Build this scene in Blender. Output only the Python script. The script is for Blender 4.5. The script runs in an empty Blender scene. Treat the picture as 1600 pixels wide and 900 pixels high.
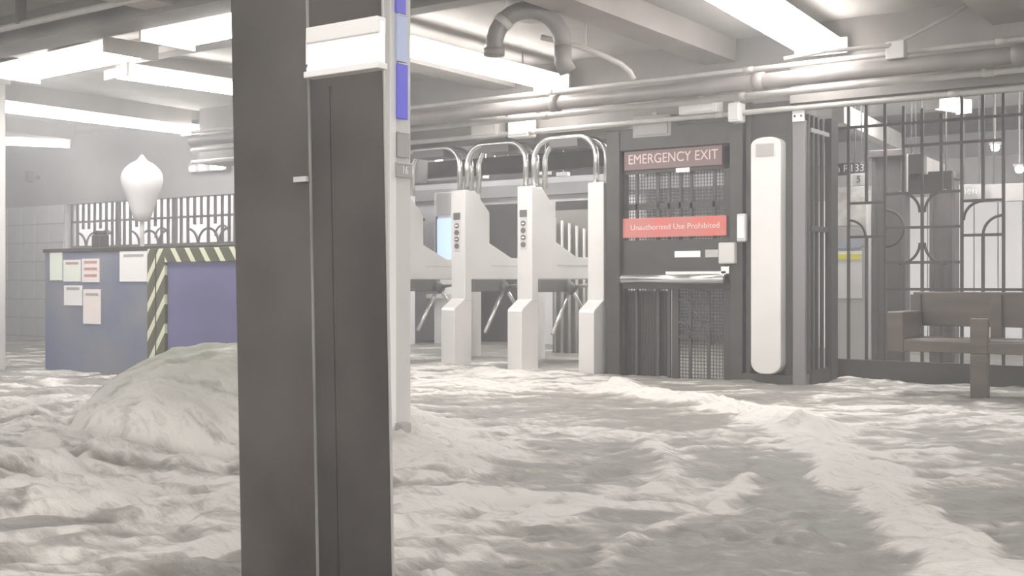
import bpy, bmesh, math, random
import numpy as np
from mathutils import Vector, Matrix
R = math.radians
scn = bpy.context.scene
col = scn.collection
random.seed(7)

# ------------------------------------------------------------------ camera
F, HOR, ZC, TH = 1800.0, 440.0, 0.95, R(35)
CO, SI = math.cos(TH), math.sin(TH)
cam = bpy.data.objects.new('camera', bpy.data.cameras.new('camera'))
col.objects.link(cam)
cam.location = (0, 0, ZC)
cam.rotation_euler = (R(90), 0, TH)
cam.data.sensor_width = 36
cam.data.lens = F / 1600 * 36
cam.data.shift_y = -(450 - HOR) / 1600
cam.data.clip_end = 100
scn.camera = cam

# ------------------------------------------------------------------ world, exposure
w = bpy.data.worlds.new('world'); scn.world = w; w.use_nodes = True
w.node_tree.nodes['Background'].inputs[0].default_value = (0.86, 0.84, 0.82, 1)
w.node_tree.nodes['Background'].inputs[1].default_value = 2.1
scn.view_settings.view_transform = 'Standard'
scn.view_settings.look = 'None'
scn.view_settings.exposure = 0.62
scn.view_settings.gamma = 1.0
LAMP_E = 14.0
HAZE_D = 0.022        # and thicker spray towards the left, see the mist
ZW = 0.20          # water level
ZCEIL = ZC + 1.85

# ------------------------------------------------------------------ measuring helpers
def cam2w(xc, d): return (xc * CO - d * SI, xc * SI + d * CO)
def depth(X, Y): return -X * SI + Y * CO
def XatY(px, Y):
    t = (px - 800) / F
    return Y * (t * CO - SI) / (CO + t * SI)
def YatX(px, X):
    t = (px - 800) / F
    return X * (CO + t * SI) / (t * CO - SI)
def onY(px, py, Y):
    X = XatY(px, Y); return Vector((X, Y, ZC - (py - HOR) / F * depth(X, Y)))
def onZ(px, py, z):
    d = (ZC - z) * F / (py - HOR); x, y = cam2w((px - 800) / F * d, d)
    return Vector((x, y, z))
def onD(px, py, d):
    x, y = cam2w((px - 800) / F * d, d)
    return Vector((x, y, ZC - (py - HOR) / F * d))

# ------------------------------------------------------------------ materials
MATS = {}
def mat(name, c, rough=.5, metal=0, emit=0, noise=0, nscale=8, bump=0, c2=None, spec=.5, stretch=None):
    if name in MATS: return MATS[name]
    m = bpy.data.materials.new(name); m.use_nodes = True
    nt = m.node_tree; b = nt.nodes['Principled BSDF']
    b.inputs['Base Color'].default_value = (*c, 1)
    b.inputs['Roughness'].default_value = rough
    b.inputs['Metallic'].default_value = metal
    b.inputs['Specular IOR Level'].default_value = spec
    if emit:
        b.inputs['Emission Color'].default_value = (*c, 1)
        b.inputs['Emission Strength'].default_value = emit
    if noise or bump:
        tc = nt.nodes.new('ShaderNodeTexCoord'); mp = nt.nodes.new('ShaderNodeMapping')
        nt.links.new(tc.outputs['Object'], mp.inputs[0])
        if stretch: mp.inputs['Scale'].default_value = stretch
        n = nt.nodes.new('ShaderNodeTexNoise'); n.inputs['Scale'].default_value = nscale
        n.inputs['Detail'].default_value = 5
        nt.links.new(mp.outputs[0], n.inputs[0])
        if noise:
            r = nt.nodes.new('ShaderNodeValToRGB')
            d = c2 or tuple(x * (1 - noise) for x in c)
            r.color_ramp.elements[0].position = .35; r.color_ramp.elements[0].color = (*d, 1)
            r.color_ramp.elements[1].position = .65; r.color_ramp.elements[1].color = (*c, 1)
            nt.links.new(n.outputs[0], r.inputs[0]); nt.links.new(r.outputs[0], b.inputs['Base Color'])
        if bump:
            bp = nt.nodes.new('ShaderNodeBump'); bp.inputs['Strength'].default_value = bump
            bp.inputs['Distance'].default_value = .01
            nt.links.new(n.outputs[0], bp.inputs['Height']); nt.links.new(bp.outputs[0], b.inputs['Normal'])
    MATS[name] = m
    return m

M_dark = mat('dark painted steel', (.075, .066, .060), .45, .2, noise=.3, nscale=5)
M_bar = mat('dark iron', (.070, .062, .058), .5, .1)
M_column = mat('brown black column paint', (.030, .024, .020), .55, 0, spec=.3, noise=.45, nscale=2.2, bump=.3, c2=(.075, .066, .060))
M_pale = mat('pale enamel steel', (.62, .60, .58), .5, .1, noise=.08, nscale=3)
M_steel = mat('brushed stainless steel', (.72, .695, .67), .42, .25, noise=.06, nscale=4)
M_chrome = mat('chrome tube', (.66, .65, .63), .22, .85)
M_under = mat('dark grey housing', (.14, .13, .125), .5, .3)  # plain dark grey of housings and small fittings
M_blue = mat('blue booth paint', (.13, .155, .25), .5, 0, noise=.25, nscale=2.0, c2=(.22, .225, .25))
M_purple = mat('purple blue panel', (.15, .145, .28), .5, 0, noise=.2, nscale=2.0)
M_paper = mat('paper', (.80, .78, .77), .7)
M_paperg = mat('greenish paper', (.74, .78, .70), .7)
M_paperp = mat('pinkish paper', (.80, .72, .69), .7)
M_ink = mat('faded red ink', (.50, .26, .22), .7)
M_white = mat('white enamel', (.80, .78, .77), .45)
M_tile = mat('white glazed tile', (.72, .73, .72), .25, noise=.08, nscale=6)
M_grout = mat('grey grout', (.45, .45, .44), .8)
M_ceil = mat('ceiling plaster', (.50, .48, .45), .8, noise=.28, nscale=1.1)
M_beam = mat('ceiling beam paint', (.42, .39, .36), .7, noise=.2, nscale=2)
M_soffit = mat('grey brown soffit', (.30, .28, .26), .6, noise=.3, nscale=2)
M_pipe = mat('painted conduit', (.50, .48, .45), .45, noise=.15, nscale=6)
M_pipeb = mat('brown grey pipe', (.25, .23, .215), .45, noise=.2, nscale=5)
M_wallb = mat('far white wall', (.84, .82, .83), .5, noise=.06, nscale=2)
M_greyw = mat('grey header paint', (.40, .385, .38), .7, noise=.2, nscale=1.5)
M_lamp = mat('lit tube diffuser', (1.0, .98, .965), .5, emit=LAMP_E)
M_farfill = mat('added fill tube of the far hall', (1.0, .99, .97), .5, emit=60)  # unseen tubes, strong so they brighten the far hall
M_lamp2 = mat('small lit lamp', (1, 1, 1), .5, emit=6)
M_screen = mat('lit blue screen', (.42, .56, 1.0), .3, emit=.75)
M_blueplate = mat('blue enamel plate', (.16, .15, .80), .35)
M_bluefade = mat('faded blue enamel plate', (.52, .60, .85), .4)
M_greyplate = mat('grey plate', (.38, .36, .35), .5)
M_red = mat('red sign', (.62, .13, .10), .45, noise=.3, nscale=4, c2=(.50, .20, .18))
M_maroon = mat('faded maroon sign', (.20, .13, .125), .5)
M_pinktext = mat('pale pink lettering', (.78, .62, .60), .6)
M_whitetext = mat('white lettering', (.85, .83, .82), .6)
M_black = mat('black sign enamel', (.055, .05, .05), .5)
M_wood = mat('bench wood', (.105, .080, .067), .42, noise=.4, nscale=3, stretch=(1, 6, 6), bump=.2, c2=(.070, .058, .050))
M_yellow = mat('yellow print', (.80, .78, .10), .6)
M_postblue = mat('poster blue', (.34, .38, .46), .6)
M_art = mat('poster art', (.74, .72, .70), .6, noise=.5, nscale=7, c2=(.45, .42, .36))
M_floor = mat('station floor concrete', (.22, .21, .20), .8)
M_globe = mat('haze greyed white', (.56, .54, .53), .6)  # greyed down, haze put into the colour

def hazard():
    m = bpy.data.materials.new('hazard stripes'); m.use_nodes = True; nt = m.node_tree
    b = nt.nodes['Principled BSDF']; b.inputs['Roughness'].default_value = .5
    tc = nt.nodes.new('ShaderNodeTexCoord'); sp = nt.nodes.new('ShaderNodeSeparateXYZ')
    nt.links.new(tc.outputs['Object'], sp.inputs[0])
    k = nt.nodes.new('ShaderNodeMath'); k.operation = 'MULTIPLY'; k.inputs[1].default_value = HZ[0]
    nt.links.new(sp.outputs[2], k.inputs[0])
    k2 = nt.nodes.new('ShaderNodeMath'); k2.operation = 'MULTIPLY'; k2.inputs[1].default_value = HZ[1]
    nt.links.new(sp.outputs[0], k2.inputs[0])
    a = nt.nodes.new('ShaderNodeMath'); a.operation = 'ADD'
    nt.links.new(k2.outputs[0], a.inputs[0]); nt.links.new(k.outputs[0], a.inputs[1])
    s = nt.nodes.new('ShaderNodeMath'); s.operation = 'SINE'; nt.links.new(a.outputs[0], s.inputs[0])
    r = nt.nodes.new('ShaderNodeValToRGB')
    r.color_ramp.elements[0].position = .42; r.color_ramp.elements[0].color = (.10, .10, .06, 1)
    r.color_ramp.elements[1].position = .58; r.color_ramp.elements[1].color = (.66, .66, .50, 1)
    nt.links.new(s.outputs[0], r.inputs[0]); nt.links.new(r.outputs[0], b.inputs['Base Color'])
    return m
HZ = (28.0, -40.0)
M_hazv = hazard()
HZ = (28.0, 38.0)
M_hazh = hazard()

# ------------------------------------------------------------------ mesh helpers
def link(name, bm, m, parent=None, smooth=False, bevel=0):
    me = bpy.data.meshes.new(name)
    bmesh.ops.recalc_face_normals(bm, faces=bm.faces)
    bm.to_mesh(me); bm.free()
    me.materials.append(m)
    if smooth:
        for p in me.polygons: p.use_smooth = True
    o = bpy.data.objects.new(name, me); col.objects.link(o)
    if parent: o.parent = parent
    if bevel:
        b = o.modifiers.new('bevel', 'BEVEL'); b.width = bevel; b.segments = 2; b.limit_method = 'ANGLE'
    return o
def box(bm, a, b):
    (x0, y0, z0), (x1, y1, z1) = a, b
    v = [bm.verts.new(p) for p in ((x0,y0,z0),(x1,y0,z0),(x1,y1,z0),(x0,y1,z0),(x0,y0,z1),(x1,y0,z1),(x1,y1,z1),(x0,y1,z1))]
    for f in ((0,1,2,3),(4,5,6,7),(0,1,5,4),(1,2,6,5),(2,3,7,6),(3,0,4,7)): bm.faces.new([v[i] for i in f])
    return bm
def B(a, b): return box(bmesh.new(), a, b)
def prism(bm, pts, axis, lo, hi):
    """extrude a 2D outline; axis 'x': pts are (y,z); axis 'y': pts are (x,z); axis 'z': (x,y)"""
    def mk(p, t): return {'x': (t, p[0], p[1]), 'y': (p[0], t, p[1]), 'z': (p[0], p[1], t)}[axis]
    a = [bm.verts.new(mk(p, lo)) for p in pts]; b = [bm.verts.new(mk(p, hi)) for p in pts]
    bm.faces.new(a); bm.faces.new(b[::-1]); n = len(pts)
    for i in range(n): bm.faces.new((a[i], a[(i+1) % n], b[(i+1) % n], b[i]))
    return bm
def tube(bm, pts, r, n=10, closed=False):
    pts = [Vector(p) for p in pts]; rings = []; N = len(pts); up = None
    for i, p in enumerate(pts):
        if closed: t = pts[(i+1) % N] - pts[i-1]
        else: t = pts[min(i+1, N-1)] - pts[max(i-1, 0)]
        t.normalize()
        if up is None: up = t.orthogonal().normalized()
        up = (up - t * up.dot(t)).normalized(); s = t.cross(up)
        rr = r[i] if isinstance(r, (list, tuple)) else r
        rings.append([bm.verts.new(p + (up * math.cos(a) + s * math.sin(a)) * rr) for a in [2*math.pi*k/n for k in range(n)]])
    for i in range(N if closed else N-1):
        A, C = rings[i], rings[(i+1) % N]
        for k in range(n): bm.faces.new((A[k], A[(k+1) % n], C[(k+1) % n], C[k]))
    if not closed: bm.faces.new(rings[0]); bm.faces.new(rings[-1][::-1])
    return bm
def T(pts, r, n=10): return tube(bmesh.new(), pts, r, n)
def lathe(bm, prof, c, n=24):
    rings = [[bm.verts.new((c[0] + r*math.cos(2*math.pi*k/n), c[1] + r*math.sin(2*math.pi*k/n), c[2]+z)) for k in range(n)] for r, z in prof]
    for a, b in zip(rings, rings[1:]):
        for k in range(n): bm.faces.new((a[k], a[(k+1) % n], b[(k+1) % n], b[k]))
    bm.faces.new(rings[0]); bm.faces.new(rings[-1])
    return bm
def root(name, loc, rz=0):
    o = bpy.data.objects.new(name, None); o.empty_display_size = .1
    col.objects.link(o); o.location = loc; o.rotation_euler = (0, 0, rz); return o
def tag(o, label=None, cat=None, group=None, kind=None):
    if label: o['label'] = label
    if cat: o['category'] = cat
    if group: o['group'] = group
    if kind: o['kind'] = kind
    return o
def struct(name, bm, m, bevel=0):
    return tag(link(name, bm, m, None, False, bevel), kind='structure')
def dup(o, loc=None, parent=None):
    c = o.copy(); col.objects.link(c); c.parent = parent
    if loc is not None: c.location = loc
    for ch in list(o.children): dup(ch, None, c)
    return c
def text(name, s, size, m, loc, rot, parent, sx=1.0, depth=.002, fill=None):
    cu = bpy.data.curves.new(name, 'FONT'); cu.body = s; cu.size = size; cu.extrude = depth
    cu.align_x = 'CENTER'; cu.align_y = 'CENTER'
    if fill: cu.offset = fill
    t = bpy.data.objects.new('tmp', cu); col.objects.link(t)
    dg = bpy.context.evaluated_depsgraph_get()
    me = bpy.data.meshes.new_from_object(t.evaluated_get(dg)); me.name = name
    bpy.data.objects.remove(t)
    if fill is not None or sx != 1:
        for v in me.vertices: v.co.x *= sx
    me.materials.clear(); me.materials.append(m)
    o = bpy.data.objects.new(name, me); col.objects.link(o); o.location = loc; o.rotation_euler = rot; o.parent = parent
    return o
def rectY(px0, py0, px1, py1, Y):
    """x0,x1,z0,z1 of a rectangle seen on the plane y=Y"""
    xm = (px0 + px1) / 2
    a = onY(px0, 0, Y).x; b = onY(px1, 0, Y).x
    z1 = onY(xm, py0, Y).z; z0 = onY(xm, py1, Y).z
    return a, b, z0, z1
def boxY(px0, py0, px1, py1, Y, th):
    a, b, z0, z1 = rectY(px0, py0, px1, py1, Y)
    return B((a, Y, z0), (b, Y + th, z1))
def arc(cx, cz, r, a0, a1, Y, n=10):
    return [(cx + r*math.cos(R(a0 + (a1-a0)*i/n)), Y, cz + r*math.sin(R(a0 + (a1-a0)*i/n))) for i in range(n+1)]

# ------------------------------------------------------------------ setting
WY = 8.09                                   # plane of the gate line
FY = 8.85                                   # plane of the iron fence on the right
LY = 8.70                                   # plane of the tiled wall on the left
struct('floor', B((-20, -3, -.15), (6, 15.2, 0)), M_floor)
struct('ceiling', B((-20, -3, ZCEIL), (6, 15.2, ZCEIL + .15)), M_ceil)
wb = struct('wall_back', B((-20, 15.0, 0), (6, 15.2, ZCEIL)), M_wallb)
struct('wall_left', B((-20.2, -3, 0), (-20, 15.2, ZCEIL)), M_greyw)
# tall white wall panels beyond the fence on the right
WPY = 12.6
x0 = XatY(1190, WPY); x1 = XatY(1700, WPY)
wr = struct('wall_right', B((x0, WPY, 0), (x1, WPY + .1, 2.25)), M_greyw)
pw_ = .235; n = int((x1 - x0) / pw_)
pm = B((0, 0, 0), (pw_ - .012, .03, 1.83)); first = None
for i in range(n):
    if first is None:
        first = link('panel', pm, M_wallb, wr); first.location = (x0 + .01, WPY - .03, .02)
    else:
        c = first.copy(); col.objects.link(c); c.location = (x0 + .01 + i*pw_, WPY - .03, .02)
# left tiled wall
tx0, tx1 = XatY(-8, LY), XatY(101, LY)
tz1 = ZC + .98
wl = struct('wall_tiled', B((tx0, LY, 0), (tx1, LY + .2, tz1)), M_grout)
nx, nz = 5, 8
tw, tz = (tx1 - tx0) / nx, tz1 / nz
first = None
for j in range(nz):
    for i in range(nx):
        if first is None:
            first = link('tile', B((0, 0, 0), (tw - .014, .014, tz - .012)), M_tile, wl, bevel=.003)
            c = first
        else:
            c = first.copy(); col.objects.link(c)
        c.location = (tx0 + .007 + i*tw, LY - .013 - random.random()*.004, .006 + j*tz)
struct('wall_header', B((-20, LY + .02, tz1), (XatY(650, LY), LY + .18, ZCEIL)), M_greyw)
struct('wall_front', B((XatY(-40, LY) - 3, LY, 0), (tx0, LY + .2, tz1)), M_greyw)
struct('trim_1', B((XatY(300, WY), WY + .1, ZC + 1.26), (XatY(1242, WY), WY + .45, ZCEIL)), M_soffit)
struct('trim_2', B((XatY(1242, WY), WY - .1, ZC + 1.29), (4.5, WY + .3, ZCEIL)), M_soffit)
struct('trim_3', B((XatY(640, 9.0), 9.0, ZC + 1.04), (XatY(950, 9.0), 9.1, ZC + 1.2)), M_dark)
struct('ceiling_lightened', B((-9.5, 8.5, ZCEIL - .06), (5.9, 12.5, ZCEIL - .01)), M_wallb)  # white sheet added under the ceiling, brightness put into its colour
# beams across the ceiling
k = 1
for bx in (-12.3, -10.2, -8.0, -5.95, -3.9, -1.75, .35, 2.45):
    k += 1
    struct('trim_%d' % (k + 2), B((bx, -3, ZCEIL - .17), (bx + .26, 8.18, ZCEIL)), M_beam)
struct('trim_12', B((-20, 4.55, ZCEIL - .2), (6, 4.80, ZCEIL)), M_soffit)
struct('trim_14', B((-20, 5.55, ZCEIL - .14), (6, 5.7, ZCEIL)), M_soffit)
for i, (a, b) in enumerate(((752, 806), (868, 922))):
    x0_, x1_, z0_, z1_ = rectY(a, 300, b, 560, 11.5)
    o = struct('door_%d' % (i + 1), B((x0_, 11.5, 0), (x1_, 11.56, 1.9)), M_dark)
struct('wall_alcove', B((-19.9, 10.45, 0), (XatY(640, 10.45), 10.55, 2.3)), M_wallb)
struct('wall_mezzanine', B((-19.9, 11.56, 0), (XatY(1000, 11.56), 11.7, 2.2)), M_wallb)
struct('trim_13', B((-13.5, 11.44, 1.98), (XatY(1180, 11.5), 11.56, 2.12)), M_greyw)

# ------------------------------------------------------------------ ceiling lamps
def lamp(name, label, p0, p1, wd=.17, rise=1.62, group='fluorescent ceiling lamps', lm=None):
    a = onZ(p0[0], p0[1], ZC + rise) if not isinstance(p0, Vector) else p0
    b = onZ(p1[0], p1[1], ZC + rise) if not isinstance(p1, Vector) else p1
    a, b = a.copy(), b.copy()
    L = (b - a).length; ang = math.atan2(b.y - a.y, b.x - a.x)
    t = root(name, ((a.x + b.x)/2, (a.y + b.y)/2, a.z), ang)
    tag(t, label, 'lamp', group)
    top = ZCEIL - a.z
    bm = B((-L/2, -wd*.4, .035), (L/2, wd*.4, .09))
    link('housing', bm, M_white, t, bevel=.008)
    bm = bmesh.new()
    prism(bm, [(wd/2*math.cos(R(q)), -.05*math.sin(R(q)) + .035) for q in range(0, 181, 20)], 'x', -L/2 + .01, L/2 - .01)
    link('diffuser', bm, lm or M_lamp, t, smooth=False)
    for s in (-1, 1):
        link('end_cap', B((s*L/2 - .012, -wd*.52, -.02), (s*L/2 + .012, wd*.52, .09)), M_pipe, t)
        link('hanger', T([(s*L*.32, 0, .09), (s*L*.32, 0, top)], .008, 6), M_pipe, t)
    return t
lamp('ceiling_lamp', 'large bright tube lamp at upper right, above the white post', (1030, -70), (1283, 82), .36)  # this and the next lamps widened, bloom put into their shape
lamp('ceiling_lamp', 'long bright tube lamp starting right behind the dark column, above the turnstiles', (560, 62), (862, 136), .34)
lamp('ceiling_lamp', 'short bright tube lamp touching the left edge of the dark column', (182, 118), (420, 152), .34)
lamp('ceiling_lamp', 'longest bright tube lamp low on the left, running in from the photo edge', (-60, 164), (300, 208), .34)
lamp('ceiling_lamp', 'crosswise tube lamp at upper left, tilted up to the right', (22, 122), (205, 84), .42)
lamp('ceiling_lamp', 'crosswise tube lamp nearest the top left of the dark column', (262, 68), (420, 36), .42)
lamp('ceiling_lamp', 'farthest and lowest tube lamp at the far left edge', (-30, 223), (110, 229), .16)
for (x, y) in ((-7.2, .3), (-2.9, .3), (1.2, .3), (1.2, 5.2), (-4.9, -1.8), (-9.2, 3.0), (-.8, 1.8), (-1.5, -1.9)):  # unseen tube lamps added as fill light for the hall
    lamp('ceiling_lamp', 'added tube lamp filling the hall with light from outside the view', Vector((x, y - .9, ZC + 1.62)), Vector((x, y + .9, ZC + 1.62)), .25, group='added fill lamps out of view')
lamp('ceiling_lamp', 'small glaring lamp behind the iron fence at upper right', Vector((*onY(1458, 150, 9.3).xy, onY(1480, 165, 9.3).z)), Vector((*onY(1506, 182, 9.7).xy, onY(1480, 165, 9.3).z)), .12)
for px, py in ((990, 210), (1555, 230), (1593, 264)):
    p = onY(px, py, 8.4 if px < 1000 else 11.2)
    t = root('bulkhead_lamp', p)
    tag(t, {990: 'tiny twin lamp glowing above the emergency exit door', 1555: 'small round lamp behind the fence, upper one at right edge', 1593: 'small round lamp behind the fence, lower one at right edge'}[px], 'lamp')
    for dx in ((-.012, .04) if px < 1000 else (0,)):
        bm = bmesh.new(); lathe(bm, [(.001, -.04), (.03, -.03), (.04, 0), (.03, .02), (.001, .022)] if px > 1000 else [(.001, -.02), (.016, -.012), (.02, 0), (.012, .012), (.001, .014)], (dx, 0, 0), 14)
        link('bulb', bm, M_lamp2, t, smooth=True)
    link('mounting', B((-.05, -.02, .02), (.07, .03, .045)), M_pipe, t)
    link('stem', T([(0, .0, .04), (0, .0, ZCEIL - p.z if px > 1000 else ZC + 1.26 - p.z)], .008, 6), M_pipe, t)
# unseen lamps added to brighten the space behind the gates
for (x, y) in ((-16.0, 9.7), (-14.2, 9.7), (-12.4, 9.7), (-9.6, 9.9), (-7.2, 9.9), (-4.9, 9.9), (-3.1, 9.8), (-1.6, 9.8), (.4, 9.8)):
    lamp('ceiling_lamp', 'added fill lamp brightening the space behind the gates', Vector((x, y - .5, ZC + 1.7)), Vector((x, y + .3, ZC + 1.7)), .2, group='added fill lamps behind the gates', lm=M_farfill)

# ------------------------------------------------------------------ pipes
def pipe(name, label, py_l, py_r, Y, r, m, x_end=None, straps=True):
    # py at px=900 and px=1600
    z = (onY(900, py_l, Y).z + onY(1600, py_r, Y).z) / 2
    xa, xb = XatY(300, Y), 3.6
    t = root(name, ((xa + xb)/2, Y, z)); tag(t, label, 'pipe', 'pipes under the ceiling over the gates')
    h = (xb - xa) / 2
    link('pipe_run', T([(-h, 0, 0), (h, 0, 0)], r, 14), m, t, smooth=True)
    x = -h + .9
    while x < h:
        link('coupling', T([(x, 0, 0), (x + .07, 0, 0)], r*1.22, 14), m, t, smooth=True)
        x += 1.7
    return t
pipe('ceiling_pipe', 'thickest horizontal pipe over the gates, brown grey', 155, 88, 7.62, .055, M_pipeb)
pipe('ceiling_pipe', 'thin pale conduit running above the thick pipe', 132, 70, 7.72, .018, M_pipe)
pipe('ceiling_pipe', 'pale conduit running just below the thick pipe', 176, 108, 7.80, .024, M_pipe)
pipe('ceiling_pipe', 'lowest pale conduit along the soffit over the turnstiles', 197, 140, 8.02, .020, M_pipe)
for k_, (yy, zz_, r_) in enumerate(((4.95, .09, .022), (5.35, .12, .03), (4.35, .16, .022), (3.9, .12, .03))):
    t = root('ceiling_conduit', (-8, yy, ZCEIL - zz_)); tag(t, ['thin pale conduit at upper left, second nearest the tube lamps', 'pale conduit at upper left nearest the crosswise tube lamp', 'thin pale conduit in the top left corner, third from the lamps', 'pale conduit cutting the very top left corner'][k_], 'pipe', 'conduits in the top left corner')
    link('pipe_run', T([(-6, 0, 0), (7, 0, 0)], r_, 10), M_pipe, t, smooth=True)
    for x_ in range(-5, 7, 2): link('strap', B((x_, -.03, 0), (x_ + .03, .03, zz_)), M_pipeb, t)
# looping conduit and cable
bm = bmesh.new()
pts = [onD(p[0], p[1], 7.6) for p in ((845, 58), (880, 66), (915, 76), (945, 88), (970, 100), (984, 112), (990, 124))]
tube(bm, pts, .019, 8)
t = root('conduit', (0, 0, 0)); link('pipe_run', bm, M_pipe, t, smooth=True)
link('hanger', T([pts[2], Vector((pts[2].x, pts[2].y, ZCEIL))], .008, 6), M_pipe, t)
tag(t, 'thin pale conduit curving down to the right from the arched hose', 'pipe')
bm = bmesh.new()
pts = [onD(p[0], p[1], 7.5) for p in ((1225, 92), (1290, 80), (1385, 72), (1410, 62), (1450, 42), (1490, 22), (1520, 2), (1545, -14))]
tube(bm, pts, .014, 8)
t = root('cable', (0, 0, 0)); tag(t, 'sagging pale cable rising to the top right corner', 'cable')
link('wire', bm, M_pipe, t, smooth=True)
p = onD(1400, 78, 7.5)
link('junction_box', B((p.x - .06, p.y - .03, p.z - .06), (p.x + .06, p.y + .05, p.z + .055)), M_pipe, t, bevel=.006)
# arched hose
c = onD(826, 72, 7.2); rr = .215
u = Vector((CO, SI, 0)); pts = [c + u*(-rr) + Vector((0, 0, -.05))]
for q in range(180, -1, -12): pts.append(c + u*(rr*math.cos(R(q))) + Vector((0, 0, rr*1.05*math.sin(R(q)))))
t = root('arched_pipe', (0, 0, 0)); tag(t, 'fat dark arched pipe hanging above the turnstiles', 'pipe')
link('pipe_bend', T(pts, .055, 16), M_pipeb, t, smooth=True)
link('flange', T([c + u*(-rr) + Vector((0, 0, -.06)), c + u*(-rr) + Vector((0, 0, -.015))], .066, 16), M_pipeb, t, smooth=True)
pts = [c + u*(-rr) + Vector((0, 0, -.05))] + [c + u*(rr*math.cos(R(q))) + Vector((0, 0, rr*1.05*math.sin(R(q)))) for q in range(180, -1, -12)]
link('collar', T([pts[4], pts[5]], .06, 16), M_pipe, t, smooth=True)
link('drop_pipe', T([c + u*rr, c + u*rr + Vector((.0, .0, -.10)), c + u*(rr+.03) + Vector((0, 0, -.16))], .055, 16), M_pipeb, t, smooth=True)
link('hanger', T([c + Vector((0, 0, rr)), Vector((c.x, c.y, ZCEIL))], .012, 8), M_pipe, t)
c2 = onD(826, 40, 7.6)
bm = bmesh.new(); lathe(bm, [(.001, -.10), (.09, -.085), (.14, -.03), (.15, .02), (.15, .05)], (c2.x, c2.y, ZCEIL - .05), 28)
t = link('ceiling_dome', bm, M_globe, smooth=True); tag(t, 'pale shallow dome on the ceiling seen through the arched pipe', 'ceiling dome')
# small boxes on the soffit above the exit door
def soffit_box(name, label, r, Y, th, m, cat):
    x0, x1, z0, z1 = rectY(*r, Y); t = root(name, ((x0+x1)/2, Y + th/2, (z0+z1)/2)); tag(t, label, cat)
    h = ((x1-x0)/2, th/2, (z1-z0)/2)
    link('body', B((-h[0], -h[1], -h[2]), h), m, t, bevel=.01)
    link('cover', B((-h[0]*.85, -h[1] - .012, -h[2]*.8), (h[0]*.85, -h[1], h[2]*.8)), m, t, bevel=.004)
    link('bracket', B((-.02, -.01, h[2]), (.02, .01, max(h[2] + .03, ZC + 1.30 - (z0+z1)/2))), M_pipe, t)
    return t
soffit_box('wall_box', 'wide white box on the soffit above the exit door', (1060, 155, 1118, 177), 7.95, .14, M_white, 'electrical box')
soffit_box('wall_box', 'narrow white box right of the wide white box', (1137, 160, 1155, 190), 7.95, .12, M_white, 'electrical box')
soffit_box('wall_box', 'grey green box over the left end of the exit door', (988, 180, 1048, 214), 8.05, .12, M_greyplate, 'electrical box')
soffit_box('wall_box', 'pale box hanging over the turnstile arches, left of two', (735, 175, 778, 215), 8.0, .12, M_pipe, 'electrical box')
soffit_box('wall_box', 'pale box hanging over the turnstile arches, right of two', (793, 172, 826, 214), 8.0, .12, M_white, 'electrical box')

# ------------------------------------------------------------------ big near column
M_cornerlight = mat('column corner highlight', (.17, .16, .15), .4, 0, noise=.4, nscale=6)  # corner highlight painted as a paler edge tone
cx, cy = -1.86, 1.871
t = root('steel_column', (0, 0, 0)); tag(t, 'big dark brown square steel column close to the camera', 'column')
def lean(bm):
    for v in bm.verts:
        s = -.0185 * (v.co.z - ZC); v.co.x -= -s*CO*1.0; v.co.y -= -s*SI
    return bm
W_ = .255
def colbox(a, b, seg=1): return lean(B(a, b))
link('shaft', colbox((cx - W_, cy, 0), (cx, cy + W_, ZCEIL)), M_column, t, bevel=.004)
link('pale_edge', lean(T([(cx + .001, cy - .001, 0), (cx + .001, cy - .001, ZCEIL)], .0035, 8)), M_cornerlight, t)
link('pale_edge', lean(T([(cx + .001, cy + W_, 0), (cx + .001, cy + W_, ZCEIL)], .004, 8)), M_greyplate, t)
link('raised_seam', lean(T([(cx + .001, cy + .07, 0), (cx + .001, cy + .07, ZC + .45)], .003, 6)), M_column, t)
p = onD(478, 281, 2.62)
link('bracket', B((p.x - .02, p.y - .02, p.z - .006), (p.x + .02, p.y + .01, p.z + .006)), M_greyplate, t)
# white box on the column
YB = cy - .03
x0, x1 = XatY(478, YB), XatY(592, YB)
za = onY(540, 36, YB).z; zb = onY(540, 108, YB).z
t = root('column_casing', ((x0+x1)/2, YB + .03, (za+zb)/2)); tag(t, 'white box shaped casing fixed high on the dark column', 'casing')
hx, hz = (x1-x0)/2, (za-zb)/2
link('body', B((-hx, -.03, -hz), (hx, -.005, hz)), M_white, t, bevel=.008)
link('lower_rim', B((-hx - .002, -.036, -hz - .008), (hx + .002, -.004, -hz + .006)), M_pale, t, bevel=.002)
link('top_cover', B((-hx*.98, -.034, hz*.35), (hx*.99, -.005, hz + .004)), M_pale, t, bevel=.003)
link('end_socket', B((-hx - .022, -.01, -hz*.45), (-hx, -.005, hz*.75)), M_white, t, bevel=.004)
link('end_clip', B((-hx - .010, -.02, -hz*1.05), (-hx + .004, .0, -hz*.6)), M_chrome, t, bevel=.002)
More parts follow.
